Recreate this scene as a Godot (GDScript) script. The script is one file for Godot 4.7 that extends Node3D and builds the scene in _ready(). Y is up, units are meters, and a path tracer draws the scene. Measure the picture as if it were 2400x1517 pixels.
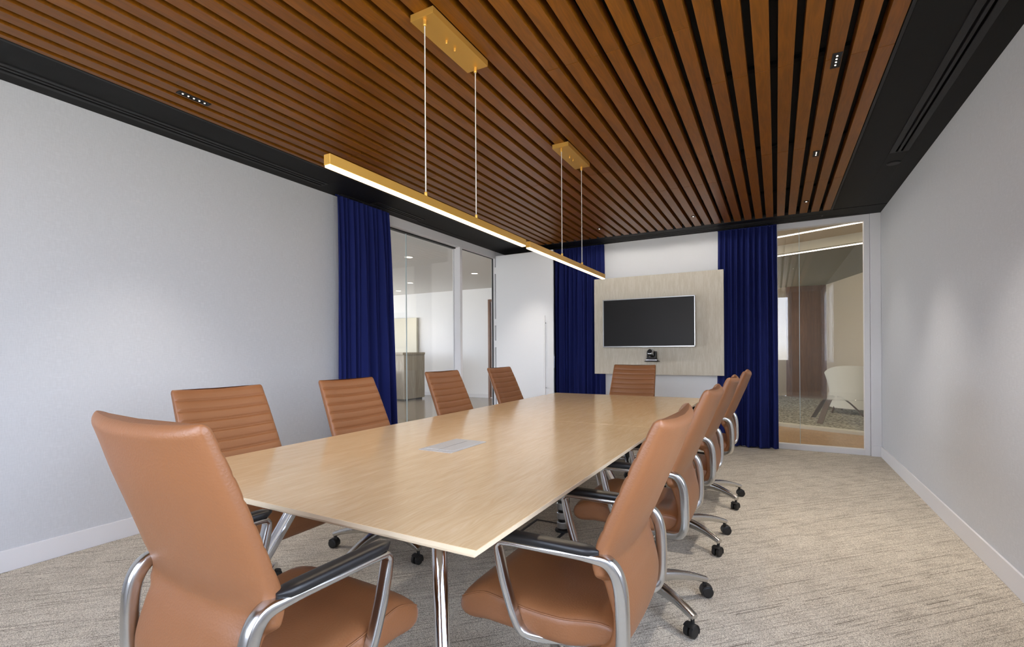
extends Node3D
# A conference room: timber slat ceiling, long maple table, ten tan leather chairs, two linear pendants.
# Axes: x along the television wall, -z towards it, y up, metres. The camera stands over the origin.

const XL := -3.65      # plain wall with the glass partition and the door
const XR := 1.0        # bare wall
const ZB := -6.512     # television wall
const ZF := 1.25       # window wall behind the camera
const CH := 2.6485     # underside of slats and black border
const TT := 0.735      # table top
const TX := -1.30      # table centre line

var M := {}
var used := {}

# ------------------------------------------------------------------ mesh building
class MB:
	var v := PackedVector3Array()
	var n := PackedVector3Array()
	var uv := PackedVector2Array()
	var t := PackedInt32Array()

	func add(p: Vector3, q: Vector3) -> int:
		v.append(p)
		n.append(q)
		uv.append(Vector2(p.x, p.z))
		return v.size() - 1

	func tri(a: int, b: int, c: int) -> void:
		var g := (v[c] - v[a]).cross(v[b] - v[a])
		if g.dot(n[a] + n[b] + n[c]) < 0.0:
			t.append_array(PackedInt32Array([a, c, b]))
		else:
			t.append_array(PackedInt32Array([a, b, c]))

	func quad(a: int, b: int, c: int, d: int) -> void:
		tri(a, b, c)
		tri(a, c, d)

	# a box with chamfered, softly shaded edges
	func box(c: Vector3, s: Vector3, bev := 0.0, b := Basis()) -> MB:
		var h := s * 0.5
		var k := minf(bev, minf(h.x, minf(h.y, h.z)) * 0.95)
		var id := {}
		for ax in 3:
			for sg: float in [-1.0, 1.0]:
				var u := (ax + 1) % 3
				var w := (ax + 2) % 3
				var nn := Vector3.ZERO
				nn[ax] = sg
				for su: float in [-1.0, 1.0]:
					for sw: float in [-1.0, 1.0]:
						var p := Vector3.ZERO
						p[ax] = sg * h[ax]
						p[u] = su * (h[u] - k)
						p[w] = sw * (h[w] - k)
						var key := Vector3.ZERO
						key[ax] = sg
						key[u] = su
						key[w] = sw
						id[[ax, key]] = add(c + b * p, b * nn)
				var f := func(su: float, sw: float) -> int:
					var key := Vector3.ZERO
					key[ax] = sg
					key[u] = su
					key[w] = sw
					return id[[ax, key]]
				quad(f.call(-1, -1), f.call(1, -1), f.call(1, 1), f.call(-1, 1))
		if k > 0.0:
			for ax in 3:
				var u := (ax + 1) % 3
				var w := (ax + 2) % 3
				for su: float in [-1.0, 1.0]:
					for sw: float in [-1.0, 1.0]:
						var lo := Vector3.ZERO
						lo[u] = su
						lo[w] = sw
						var hi := lo
						lo[ax] = -1
						hi[ax] = 1
						quad(id[[u, lo]], id[[u, hi]], id[[w, hi]], id[[w, lo]])
			for sx: float in [-1.0, 1.0]:
				for sy: float in [-1.0, 1.0]:
					for sz: float in [-1.0, 1.0]:
						var key := Vector3(sx, sy, sz)
						tri(id[[0, key]], id[[1, key]], id[[2, key]])
		return self

	# box between two corners
	func bb(a: Vector3, c: Vector3, bev := 0.0) -> MB:
		return box((a + c) * 0.5, (c - a).abs(), bev)

	# smooth surface through rows of points; ring = each row closes on itself
	func grid(rows: Array, ring := false, loop := false) -> MB:
		var nr := rows.size()
		var nc: int = rows[0].size()
		var nor := PackedVector3Array()
		nor.resize(nr * nc)
		var vol := 0.0
		var mid := Vector3.ZERO
		for r in rows:
			for p: Vector3 in r:
				mid += p
		mid /= float(nr * nc)
		for i in nr:
			for j in nc:
				var i0 := (i - 1 + nr) % nr if loop else maxi(i - 1, 0)
				var i1 := (i + 1) % nr if loop else mini(i + 1, nr - 1)
				var j0 := (j - 1 + nc) % nc if ring else maxi(j - 1, 0)
				var j1 := (j + 1) % nc if ring else mini(j + 1, nc - 1)
				var du: Vector3 = rows[i1][j] - rows[i0][j]
				var dv: Vector3 = rows[i][j1] - rows[i][j0]
				if du.length_squared() < 1e-14:
					du = rows[mini(i + 1, nr - 1)][(j + nc / 2) % nc] - rows[maxi(i - 1, 0)][j]
				if dv.length_squared() < 1e-14:
					var ii := i + 1 if i == 0 else i - 1
					dv = (rows[ii][j1] - rows[ii][j0]) if ii < nr else Vector3.RIGHT
				var q := du.cross(dv)
				nor[i * nc + j] = q.normalized() if q.length_squared() > 1e-20 else Vector3.UP
				vol += q.dot(rows[i][j] - mid)
		var sg := 1.0 if vol >= 0.0 else -1.0
		var base := v.size()
		for i in nr:
			for j in nc:
				add(rows[i][j], nor[i * nc + j] * sg)
		for i in (nr if loop else nr - 1):
			var i1 := (i + 1) % nr
			for j in (nc if ring else nc - 1):
				var j1 := (j + 1) % nc
				quad(base + i * nc + j, base + i * nc + j1, base + i1 * nc + j1, base + i1 * nc + j)
		return self

	func cap(row: PackedVector3Array, nn: Vector3) -> void:
		var c := Vector3.ZERO
		for p in row:
			c += p
		var ci := add(c / row.size(), nn)
		var first := v.size()
		for p in row:
			add(p, nn)
		for j in row.size():
			tri(ci, first + j, first + (j + 1) % row.size())

	# tube along a path; a section is an ellipse of half sizes (a along side, b along the other way), pw > 2 squares it
	func sweep(path: Array, ha: Array, hb: Array, side: Vector3, sides := 16, pw := 2.0, ends := true) -> MB:
		var rows := []
		var m := path.size()
		for i in m:
			var d: Vector3 = (path[mini(i + 1, m - 1)] - path[maxi(i - 1, 0)]).normalized()
			var s := (side - d * side.dot(d)).normalized()
			var o := d.cross(s)
			var row := PackedVector3Array()
			for j in sides:
				var a := TAU * j / sides
				var ca := cos(a)
				var sa := sin(a)
				row.append(path[i] + s * (float(ha[mini(i, ha.size() - 1)]) * signf(ca) * pow(absf(ca), 2.0 / pw)) + o * (float(hb[mini(i, hb.size() - 1)]) * signf(sa) * pow(absf(sa), 2.0 / pw)))
			rows.append(row)
		grid(rows, true)
		if ends:
			cap(rows[0], (path[0] - path[1]).normalized())
			cap(rows[m - 1], (path[m - 1] - path[m - 2]).normalized())
		return self

	func tube(path: Array, r: float, sides := 12) -> MB:
		var d: Vector3 = (path[path.size() - 1] - path[0]).normalized()
		var s := Vector3.RIGHT if absf(d.x) < 0.8 else Vector3.UP
		return sweep(path, [r], [r], s, sides)

	# profile of (radius, height) turned about an upright axis at c
	func lathe(c: Vector3, prof: Array, sides := 24, b := Basis()) -> MB:
		for k in prof.size() - 1:
			var p: Vector2 = prof[k]
			var q: Vector2 = prof[k + 1]
			var nn := Vector2(q.y - p.y, p.x - q.x).normalized()
			var first := v.size()
			for j in sides:
				var a := TAU * j / sides
				var d := Vector3(cos(a), 0, sin(a))
				var w := b * (d * nn.x + Vector3(0, nn.y, 0))
				add(c + b * (d * p.x + Vector3(0, p.y, 0)), w)
				add(c + b * (d * q.x + Vector3(0, q.y, 0)), w)
			for j in sides:
				var a0 := first + 2 * j
				var a1 := first + 2 * ((j + 1) % sides)
				quad(a0, a0 + 1, a1 + 1, a1)
		return self

	# flat outline (x, y) given depth along z
	func prism(pts: PackedVector2Array, z0: float, z1: float, b := Basis(), o := Vector3.ZERO) -> MB:
		var ids := Geometry2D.triangulate_polygon(pts)
		for z: float in [z0, z1]:
			var first := v.size()
			for p in pts:
				add(o + b * Vector3(p.x, p.y, z), b * Vector3(0, 0, signf(z - (z0 + z1) * 0.5)))
			for k in range(0, ids.size(), 3):
				tri(first + ids[k], first + ids[k + 1], first + ids[k + 2])
		var area := 0.0
		for k in pts.size():
			area += pts[k].cross(pts[(k + 1) % pts.size()])
		for k in pts.size():
			var p := pts[k]
			var q := pts[(k + 1) % pts.size()]
			var e := (q - p).normalized()
			var nn := b * (Vector3(e.y, -e.x, 0) * signf(area))
			quad(add(o + b * Vector3(p.x, p.y, z0), nn), add(o + b * Vector3(q.x, q.y, z0), nn), add(o + b * Vector3(q.x, q.y, z1), nn), add(o + b * Vector3(p.x, p.y, z1), nn))
		return self

	func mesh() -> ArrayMesh:
		var a := []
		a.resize(Mesh.ARRAY_MAX)
		a[Mesh.ARRAY_VERTEX] = v
		a[Mesh.ARRAY_NORMAL] = n
		a[Mesh.ARRAY_TEX_UV] = uv
		a[Mesh.ARRAY_INDEX] = t
		var m := ArrayMesh.new()
		m.add_surface_from_arrays(Mesh.PRIMITIVE_TRIANGLES, a)
		return m

# ------------------------------------------------------------------ objects
func numbered(called: String) -> String:
	if not used.has(called):
		used[called] = 0
		return called
	used[called] += 1
	return "%s_%03d" % [called, used[called]]

func obj(called: String, b: MB, m: Material, parent: Node3D = null) -> MeshInstance3D:
	return inst(called, b.mesh(), m, parent)

func inst(called: String, mesh: Mesh, m: Material, parent: Node3D = null) -> MeshInstance3D:
	var o := MeshInstance3D.new()
	o.mesh = mesh
	o.material_override = m
	o.cast_shadow = GeometryInstance3D.SHADOW_CASTING_SETTING_ON
	if parent == null:
		o.name = numbered(called)
		add_child(o)
	else:
		o.name = called
		parent.add_child(o, true)
	return o

func thing(called: String, label: String, category: String, at := Vector3.ZERO, turn := 0.0, group := "") -> Node3D:
	var o := Node3D.new()
	o.name = numbered(called)
	add_child(o)
	o.position = at
	o.rotation.y = turn
	tag(o, label, category, group)
	return o

func tag(o: Node3D, label: String, category: String, group := "") -> void:
	o.set_meta("label", label)
	o.set_meta("category", category)
	if group != "":
		o.set_meta("group", group)

func struct(called: String, b: MB, m: Material, label := "", category := "") -> MeshInstance3D:
	var o := obj(called, b, m)
	o.set_meta("kind", "structure")
	if label != "":
		tag(o, label, category)
	return o

# ------------------------------------------------------------------ materials
func mat(c: Color, rough: float, metal := 0.0, spec := 0.5) -> StandardMaterial3D:
	var m := StandardMaterial3D.new()
	m.albedo_color = c
	m.roughness = rough
	m.metallic = metal
	m.metallic_specular = spec
	return m

func tri_tex(m: StandardMaterial3D, tex: Texture2D, scale: Vector3, world := true) -> void:
	m.albedo_texture = tex
	m.uv1_triplanar = true
	m.uv1_world_triplanar = world
	m.uv1_scale = scale
	m.uv1_triplanar_sharpness = 8.0

func noise(kind: int, freq: float, seed_: int, oct := 3) -> FastNoiseLite:
	var f := FastNoiseLite.new()
	f.noise_type = kind
	f.frequency = freq
	f.seed = seed_
	f.fractal_octaves = oct
	return f

# grain that runs up the picture (v), between two colours
func wood_tex(w: int, h: int, c0: Color, c1: Color, seed_: int, stretch: float, fleck := 0.0) -> ImageTexture:
	var fine := noise(FastNoiseLite.TYPE_SIMPLEX, 0.17, seed_, 3)
	var wide := noise(FastNoiseLite.TYPE_SIMPLEX, 0.012, seed_ + 1, 2)
	var fl := noise(FastNoiseLite.TYPE_SIMPLEX, 0.35, seed_ + 2, 1)
	var im := Image.create(w, h, false, Image.FORMAT_RGB8)
	for y in h:
		# mirrored in v so that the picture repeats without a seam
		var yy := absf(y - h * 0.5)
		for x in w:
			var xx := absf(x - w * 0.5)
			var bend := 6.0 * wide.get_noise_2d(xx * 2.0, yy * 0.5)
			var k := 0.5 + 0.55 * fine.get_noise_2d(xx + bend, yy / stretch) + 0.30 * wide.get_noise_2d(xx * 2.0 + 300.0, yy * 0.4)
			if fleck > 0.0:
				k += fleck * maxf(0.0, fl.get_noise_2d(xx, yy / 14.0) - 0.35)
			im.set_pixel(x, y, c0.lerp(c1, clampf(k, 0.0, 1.0)))
	im.generate_mipmaps()
	return ImageTexture.create_from_image(im)

# woven loop pile: salt and pepper with thin darker runs along u
func carpet_tex(s: int, pale: Color, dark: Color, seed_: int, runs: float) -> ImageTexture:
	var rng := RandomNumberGenerator.new()
	rng.seed = seed_
	var run := noise(FastNoiseLite.TYPE_SIMPLEX, 0.11, seed_, 2)
	var patch := noise(FastNoiseLite.TYPE_SIMPLEX, 0.006, seed_ + 5, 2)
	var im := Image.create(s, s, false, Image.FORMAT_RGB8)
	for y in s:
		var yy := absf(y - s * 0.5)
		var line := smoothstep(0.62, 1.0, rng.randf())
		for x in s:
			var xx := absf(x - s * 0.5)
			var k := rng.randf()
			k = k * k * 0.95 + runs * line * smoothstep(-0.25, 0.3, run.get_noise_2d(xx / 24.0, yy * 0.6)) + 0.06 * run.get_noise_2d(xx * 2.0 + 500.0, yy * 2.5) + 0.05 * patch.get_noise_2d(xx, yy)
			im.set_pixel(x, y, pale.lerp(dark, clampf(k, 0.0, 1.0)))
	im.generate_mipmaps()
	return ImageTexture.create_from_image(im)

# fine cross weave
func weave_tex(s: int, c0: Color, c1: Color, seed_: int) -> ImageTexture:
	var a := noise(FastNoiseLite.TYPE_SIMPLEX, 0.3, seed_, 2)
	var im := Image.create(s, s, false, Image.FORMAT_RGB8)
	for y in s:
		var yy := absf(y - s * 0.5)
		for x in s:
			var xx := absf(x - s * 0.5)
			var k := 0.5 + 0.4 * a.get_noise_2d(xx, yy / 12.0) + 0.4 * a.get_noise_2d(xx / 12.0 + 700.0, yy)
			im.set_pixel(x, y, c0.lerp(c1, clampf(k, 0.0, 1.0)))
	im.generate_mipmaps()
	return ImageTexture.create_from_image(im)

func srgb(r: int, g: int, b: int) -> Color:
	return Color(r / 255.0, g / 255.0, b / 255.0)

func glow(c: Color, e: float) -> StandardMaterial3D:
	var m := mat(c, 0.6)
	m.emission_enabled = true
	m.emission = c
	m.emission_energy_multiplier = e
	return m

func glass_mat(c: Color, a: float) -> StandardMaterial3D:
	var m := mat(Color(c.r, c.g, c.b, a), 0.0, 0.0, 0.5)
	m.transparency = BaseMaterial3D.TRANSPARENCY_ALPHA
	m.cull_mode = BaseMaterial3D.CULL_DISABLED
	return m

func materials() -> void:
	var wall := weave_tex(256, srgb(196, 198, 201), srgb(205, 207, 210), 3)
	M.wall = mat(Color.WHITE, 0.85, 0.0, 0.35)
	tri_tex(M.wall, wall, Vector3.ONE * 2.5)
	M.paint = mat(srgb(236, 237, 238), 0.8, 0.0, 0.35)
	M.trim = mat(srgb(224, 224, 226), 0.45)
	M.white = mat(srgb(232, 233, 235), 0.35)
	M.door_white = mat(srgb(234, 236, 238), 0.3)
	M.black = mat(srgb(20, 20, 20), 0.6, 0.0, 0.3)
	M.black_trim = mat(srgb(36, 36, 37), 0.5, 0.0, 0.35)
	M.void = mat(srgb(14, 13, 13), 0.7)
	M.slats = []
	for k in 4:
		var m := mat(Color.WHITE, 0.36, 0.0, 0.4)
		var c0: Color = [srgb(136, 82, 16), srgb(132, 79, 15), srgb(140, 85, 18), srgb(134, 80, 14)][k]
		tri_tex(m, wood_tex(256, 512, c0, c0.darkened(0.16), 20 + k, 22.0), Vector3(2.0, 2.0, 0.9))
		M.slats.append(m)
	M.table = mat(Color.WHITE, 0.17, 0.0, 0.5)
	tri_tex(M.table, wood_tex(512, 1024, srgb(216, 190, 152), srgb(205, 176, 134), 40, 26.0, 0.4), Vector3(1.1, 1.1, 0.55))
	M.table_edge = mat(srgb(222, 204, 174), 0.4)
	M.oak = mat(Color.WHITE, 0.5, 0.0, 0.4)
	tri_tex(M.oak, wood_tex(512, 1024, srgb(214, 208, 194), srgb(197, 189, 171), 50, 40.0, 0.6), Vector3(1.2, 0.6, 1.2))
	M.leather = mat(srgb(135, 88, 54), 0.42, 0.0, 0.5)
	var pores := NoiseTexture2D.new()
	pores.width = 256
	pores.height = 256
	pores.seamless = true
	pores.noise = noise(FastNoiseLite.TYPE_CELLULAR, 0.12, 8, 2)
	M.leather.heightmap_enabled = true
	M.leather.heightmap_texture = pores
	M.leather.heightmap_scale = 0.04
	M.leather.uv1_triplanar = true
	M.leather.uv1_scale = Vector3.ONE * 6.0
	M.chrome = mat(srgb(226, 226, 228), 0.07, 1.0)
	M.alu = mat(srgb(206, 206, 204), 0.22, 1.0)
	M.satin = mat(srgb(196, 198, 200), 0.35, 1.0)
	M.plate = mat(srgb(196, 198, 200), 0.4, 0.25)
	M.plastic = mat(srgb(24, 24, 25), 0.4)
	M.rubber = mat(srgb(30, 29, 28), 0.55)
	M.brass = mat(srgb(224, 176, 86), 0.42, 0.7)
	M.cord = mat(srgb(214, 212, 204), 0.5)
	M.lens = glow(srgb(255, 226, 178), 3.2)
	M.led = glow(srgb(255, 240, 220), 5.0)
	M.screen = mat(srgb(18, 18, 19), 0.42, 0.0, 0.4)
	M.curtain = mat(srgb(34, 42, 98), 0.9, 0.0, 0.2)
	M.curtain.rim_enabled = true
	M.curtain.rim = 0.12
	M.curtain.rim_tint = 0.8
	M.curtain.cull_mode = BaseMaterial3D.CULL_DISABLED
	M.carpet = mat(Color.WHITE, 0.97, 0.0, 0.15)
	M.carpet.albedo_texture = carpet_tex(1024, srgb(238, 229, 212), srgb(96, 88, 78), 5, 0.5)
	M.carpet.uv1_scale = Vector3(0.6, 0.6, 1)
	M.carpet.heightmap_enabled = true
	M.carpet.heightmap_texture = M.carpet.albedo_texture
	M.carpet.heightmap_scale = 0.15
	M.lounge_carpet = mat(Color.WHITE, 0.97, 0.0, 0.15)
	tri_tex(M.lounge_carpet, carpet_tex(256, srgb(200, 194, 172), srgb(40, 36, 30), 6, 0.1), Vector3.ONE * 0.22)
	M.concrete = mat(Color.WHITE, 0.18, 0.0, 0.5)
	tri_tex(M.concrete, weave_tex(256, srgb(150, 138, 120), srgb(128, 116, 100), 9), Vector3.ONE * 0.4)
	M.wood_floor = mat(Color.WHITE, 0.3)
	tri_tex(M.wood_floor, wood_tex(256, 512, srgb(190, 152, 100), srgb(164, 124, 76), 60, 24.0), Vector3(0.9, 0.9, 0.9))
	M.glass = glass_mat(srgb(226, 234, 228), 0.04)
	M.glass_edge = mat(srgb(196, 212, 214), 0.2)
	M.desk = mat(Color.WHITE, 0.5)
	tri_tex(M.desk, wood_tex(128, 256, srgb(172, 160, 138), srgb(146, 132, 110), 70, 20.0), Vector3(1.2, 0.6, 1.2))
	M.cream = mat(srgb(206, 201, 182), 0.6)
	M.brown_wood = mat(Color.WHITE, 0.4)
	tri_tex(M.brown_wood, wood_tex(128, 256, srgb(126, 84, 52), srgb(98, 62, 36), 80, 20.0), Vector3(1.2, 0.6, 1.2))
	M.dark_wood = mat(srgb(70, 46, 30), 0.35)
	M.ceiling_white = mat(srgb(206, 204, 200), 0.9)
	M.olive = mat(srgb(112, 104, 80), 0.8)
	M.ceiling_tan = mat(srgb(196, 180, 152), 0.9)

# ------------------------------------------------------------------ lights
func area(called: String, at: Vector3, size: Vector2, c: Color, e: float, parent: Node3D = null) -> void:
	var l := AreaLight3D.new()
	l.name = called
	l.area_size = size
	l.light_color = c
	l.light_energy = e
	l.area_range = 14.0
	l.shadow_enabled = true
	l.rotation.x = -PI / 2
	(self if parent == null else parent).add_child(l, true)
	l.position = at

func spot(called: String, at: Vector3, ang: float, c: Color, e: float, size: float, parent: Node3D = null, soft := 0.9) -> void:
	var l := SpotLight3D.new()
	l.name = called
	l.spot_angle = ang
	l.spot_angle_attenuation = soft
	l.spot_range = 14.0
	l.spot_attenuation = 2.0
	l.light_color = c
	l.light_energy = e
	l.light_size = size
	l.shadow_enabled = true
	l.rotation.x = -PI / 2
	(self if parent == null else parent).add_child(l, true)
	l.position = at

# ------------------------------------------------------------------ chair
func catmull(p: Array, t: float) -> Vector2:
	var m := p.size() - 1
	var f := clampf(t, 0.0, 1.0) * m
	var i := mini(int(f), m - 1)
	var a: Vector2 = p[maxi(i - 1, 0)]
	var b: Vector2 = p[i]
	var c: Vector2 = p[i + 1]
	var d: Vector2 = p[mini(i + 2, m)]
	return b.cubic_interpolate(c, a, d, f - i)

func backrest_mesh() -> ArrayMesh:
	# (distance behind the column, height) of the middle of the shell, bottom to top
	var prof := [Vector2(0.08, 0.402), Vector2(0.15, 0.405), Vector2(0.198, 0.432), Vector2(0.212, 0.50), Vector2(0.196, 0.575), Vector2(0.176, 0.645), Vector2(0.208, 0.73), Vector2(0.243, 0.815), Vector2(0.279, 0.90), Vector2(0.316, 0.985)]
	var pts := []
	var len_ := [0.0]
	var fineness := 600
	for i in fineness + 1:
		pts.append(catmull(prof, float(i) / fineness))
		if i > 0:
			len_.append(float(len_[i - 1]) + (pts[i] as Vector2).distance_to(pts[i - 1]))
	var total: float = len_[fineness]
	var rows := []
	var nr := 150
	var pitch := 0.0505
	for r in nr + 9:
		# the last nine rings round off the top, the first ring closes the bottom
		var s := total * minf(1.0, float(r) / nr)
		var k := 0
		while k < fineness - 1 and float(len_[k + 1]) < s:
			k += 1
		var f := clampf((s - float(len_[k])) / maxf(1e-6, float(len_[k + 1]) - float(len_[k])), 0.0, 1.0)
		var p: Vector2 = (pts[k] as Vector2).lerp(pts[k + 1], f)
		var d: Vector2 = ((pts[mini(k + 3, fineness)] as Vector2) - (pts[maxi(k - 2, 0)] as Vector2)).normalized()
		var up := Vector3(0, d.y, -d.x)                  # along the shell, in chair axes (z forward)
		var front := Vector3(0, d.x, d.y)                # out of its front
		var o := Vector3(0, p.y, -p.x)
		var y := p.y
		var hw := lerpf(0.232, 0.215, clampf((y - 0.64) / 0.345, 0.0, 1.0))
		hw = lerpf(0.203, hw, smoothstep(0.596, 0.622, y))
		if y < 0.45 and s < 0.16:
			hw = lerpf(0.15, 0.203, smoothstep(0.0, 0.14, s))
		var ht := lerpf(0.022, 0.027, smoothstep(0.5, 0.7, y)) * lerpf(1.0, 0.8, smoothstep(0.88, 0.99, y))
		var shrink := 1.0
		if r >= nr:
			var a := (r - nr) / 8.0 * PI * 0.5
			shrink = cos(a)
			o += up * (0.020 * sin(a))
		var bow := lerpf(0.012, 0.034, smoothstep(0.55, 0.75, y))
		var from_top := total - s
		var rib := 0.0
		if y > 0.63 and r < nr:
			var q := fposmod(from_top + 0.012, pitch)
			q = minf(q, pitch - q)
			rib = exp(-pow(q / 0.0040, 2.0)) * 0.0062 - 0.0010 * smoothstep(0.0, 0.02, q)
		var row := PackedVector3Array()
		var sides := 56
		for j in sides:
			var a := TAU * j / sides
			var ca := cos(a)
			var sa := sin(a)
			var x := hw * signf(ca) * pow(absf(ca), 0.36)
			if r >= nr:
				x *= lerpf(0.955, 1.0, shrink)
			var th := ht * signf(sa) * pow(absf(sa), 0.62) * maxf(shrink, 0.02)
			if sa > 0.0:
				th -= rib * minf(1.0, sa * 2.2) * lerpf(1.0, 0.35, smoothstep(0.90, 0.985, absf(x) / hw))
			var c := bow * pow(x / 0.25, 2.0) - bow * 0.45
			row.append(o + Vector3(x, 0, 0) + front * (th + c))
		rows.append(row)
	var b := MB.new()
	b.grid(rows, true)
	b.cap(rows[0], Vector3(0, 0, 1))
	b.cap(rows[rows.size() - 1], Vector3(0, 1, -0.3).normalized())
	return b.mesh()

func seat_point(t: float, a: float, out := 0.0) -> Vector3:
	var z := lerpf(-0.205, 0.262, (t + 1.0) * 0.5)
	var s := pow(maxf(0.0, 1.0 - pow(absf(t), 5.0)), 0.34)
	var yc := 0.446 + 0.010 * smoothstep(-0.2, 0.6, t) - 0.022 * smoothstep(0.55, 1.0, t)
	var hh := (0.054 + 0.008 * smoothstep(0.0, 0.7, t)) * s + out
	var hw := 0.220 * lerpf(0.90, 1.0, s) * (1.0 - 0.03 * smoothstep(0.3, 1.0, t)) * (1.0 - 0.13 * smoothstep(-0.35, -0.85, t)) * (1.0 if s > 0.0 else 0.9) + out
	var ca := cos(a)
	var sa := sin(a)
	var x := hw * signf(ca) * pow(absf(ca), 0.34)
	var y := hh * signf(sa) * pow(absf(sa), 0.55)
	if sa > 0.0:
		y -= 0.010 * (1.0 - pow(x / 0.25, 2.0)) * s * smoothstep(0.9, 0.2, absf(t))
	return Vector3(x, yc + y, z)

func make_chair() -> Node3D:
	var c := thing("conference_chair", "", "chair")
	var sm := MB.new()
	var rows := []
	for i in 41:
		var t := -1.0 + 2.0 * i / 40.0
		t = signf(t) * (1.0 - pow(1.0 - absf(t), 1.6))
		var row := PackedVector3Array()
		for j in 48:
			row.append(seat_point(t, TAU * j / 48.0))
		rows.append(row)
	sm.grid(rows, true)
	var seat := obj("seat", sm, M.leather, c)
	for sg: float in [-1.0, 1.0]:
		var path := []
		for i in 33:
			var a := 0.42 if sg > 0.0 else PI - 0.42
			path.append(seat_point(lerpf(-0.9, 0.97, i / 32.0), a, 0.0008))
		obj("piping", MB.new().tube(path, 0.0024, 6), M.leather, seat)
	inst("backrest", backrest_mesh(), M.leather, c)
	for sg: float in [-1.0, 1.0]:
		# one bent band: under the seat, up behind it, along the armrest, down in front
		var key := [Vector2(-0.04, 0.398), Vector2(-0.12, 0.396), Vector2(-0.195, 0.405), Vector2(-0.224, 0.44), Vector2(-0.228, 0.52), Vector2(-0.222, 0.605), Vector2(-0.198, 0.650), Vector2(-0.15, 0.660), Vector2(-0.04, 0.660), Vector2(0.082, 0.659), Vector2(0.106, 0.652), Vector2(0.109, 0.630), Vector2(0.090, 0.55), Vector2(0.064, 0.47), Vector2(0.042, 0.425), Vector2(0.0, 0.406), Vector2(-0.06, 0.398)]
		var inn := [0.16, 0.18, 0.206, 0.220, 0.224, 0.225, 0.226, 0.229, 0.232, 0.235, 0.236, 0.236, 0.236, 0.234, 0.226, 0.200, 0.16]
		var wid := [0.014, 0.015, 0.016, 0.016, 0.016, 0.016, 0.017, 0.018, 0.019, 0.018, 0.0175, 0.017, 0.0165, 0.016, 0.016, 0.016, 0.015]
		var path := []
		var ha := []
		var hb := []
		var m := key.size() - 1
		for i in 97:
			var f := i / 96.0
			var p := catmull(key, f)
			var g := f * m
			var k := mini(int(g), m - 1)
			path.append(Vector3(sg * lerpf(inn[k], inn[k + 1], g - k), p.y, p.x))
			ha.append(lerpf(wid[k], wid[k + 1], g - k))
			hb.append(lerpf(0.017, 0.0085, smoothstep(0.34, 0.52, f)) + 0.003 * smoothstep(0.66, 0.72, f))
		var arm := obj("arm_frame", MB.new().sweep(path, ha, hb, Vector3(1, 0, 0), 14, 3.2), M.alu, c)
		var pad := []
		var pa := []
		var pb := []
		for i in 15:
			var f := i / 14.0
			var e := pow(maxf(0.0, 1.0 - pow(absf(f * 2.0 - 1.0), 8.0)), 0.4)
			pad.append(Vector3(sg * 0.232, 0.676, lerpf(-0.172, 0.121, f)))
			pa.append(0.004 + 0.018 * e)
			pb.append(0.004 + 0.0085 * e)
		obj("armrest_pad", MB.new().sweep(pad, pa, pb, Vector3(1, 0, 0), 14, 2.8), M.plastic, arm)
	obj("tilt_mechanism", MB.new().box(Vector3(0, 0.375, -0.01), Vector3(0.16, 0.045, 0.24), 0.012).box(Vector3(0.10, 0.368, 0.05), Vector3(0.10, 0.012, 0.016), 0.004), M.plastic, c)
	obj("gas_lift", MB.new().lathe(Vector3.ZERO, [Vector2(0.0, 0.10), Vector2(0.027, 0.10), Vector2(0.027, 0.25), Vector2(0.019, 0.255), Vector2(0.016, 0.36), Vector2(0.0, 0.36)]), M.plastic, c)
	var base := obj("base", MB.new().lathe(Vector3.ZERO, [Vector2(0.0, 0.072), Vector2(0.036, 0.074), Vector2(0.044, 0.085), Vector2(0.044, 0.120), Vector2(0.036, 0.132), Vector2(0.0, 0.132)]), M.alu, c)
	var lp := []
	var la := []
	var lb := []
	for i in 15:
		var f := i / 14.0
		lp.append(Vector3(0, 0.112 + 0.012 * sin(f * PI * 0.7) - 0.042 * pow(f, 2.0), lerpf(0.025, 0.318, f)))
		la.append(lerpf(0.030, 0.0175, pow(f, 0.7)))
		lb.append(lerpf(0.029, 0.0125, pow(f, 0.8)))
	var leg := MB.new().sweep(lp, la, lb, Vector3(1, 0, 0), 16, 3.6).mesh()
	var cb := MB.new()
	cb.lathe(Vector3(0, 0, 0), [Vector2(0.0, 0.040), Vector2(0.008, 0.040), Vector2(0.008, 0.078), Vector2(0.0, 0.078)], 10)
	var side := Basis(Vector3(0, 0, 1), -PI / 2)
	for sx: float in [-1.0, 1.0]:
		var o := Vector3(sx * 0.0135 - 0.0095, 0.0265, -0.012)
		cb.lathe(o, [Vector2(0.0, 0.0), Vector2(0.020, 0.0), Vector2(0.0260, 0.003), Vector2(0.0265, 0.0095), Vector2(0.0260, 0.016), Vector2(0.020, 0.019), Vector2(0.0, 0.019)], 20, side)
	var hood := []
	for i in 9:
		var a := lerpf(-0.5, PI * 0.75, i / 8.0)
		hood.append(Vector3(0, 0.0265 + 0.0275 * sin(a), -0.012 + 0.0275 * cos(a)))
	cb.sweep(hood, [0.024], [0.003], Vector3(1, 0, 0), 10, 4.0)
	var caster := cb.mesh()
	var turns := [0.4, -0.9, 1.7, 2.6, -2.0]
	for k in 5:
		var ang := PI + TAU * (k + 0.5) / 5.0
		var l := inst("leg", leg, M.alu, base)
		l.rotation.y = ang
		var w := inst("caster", caster, M.rubber, base)
		w.position = Basis(Vector3.UP, ang) * Vector3(0, 0, 0.308)
		w.rotation.y = turns[k]
	return c

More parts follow.
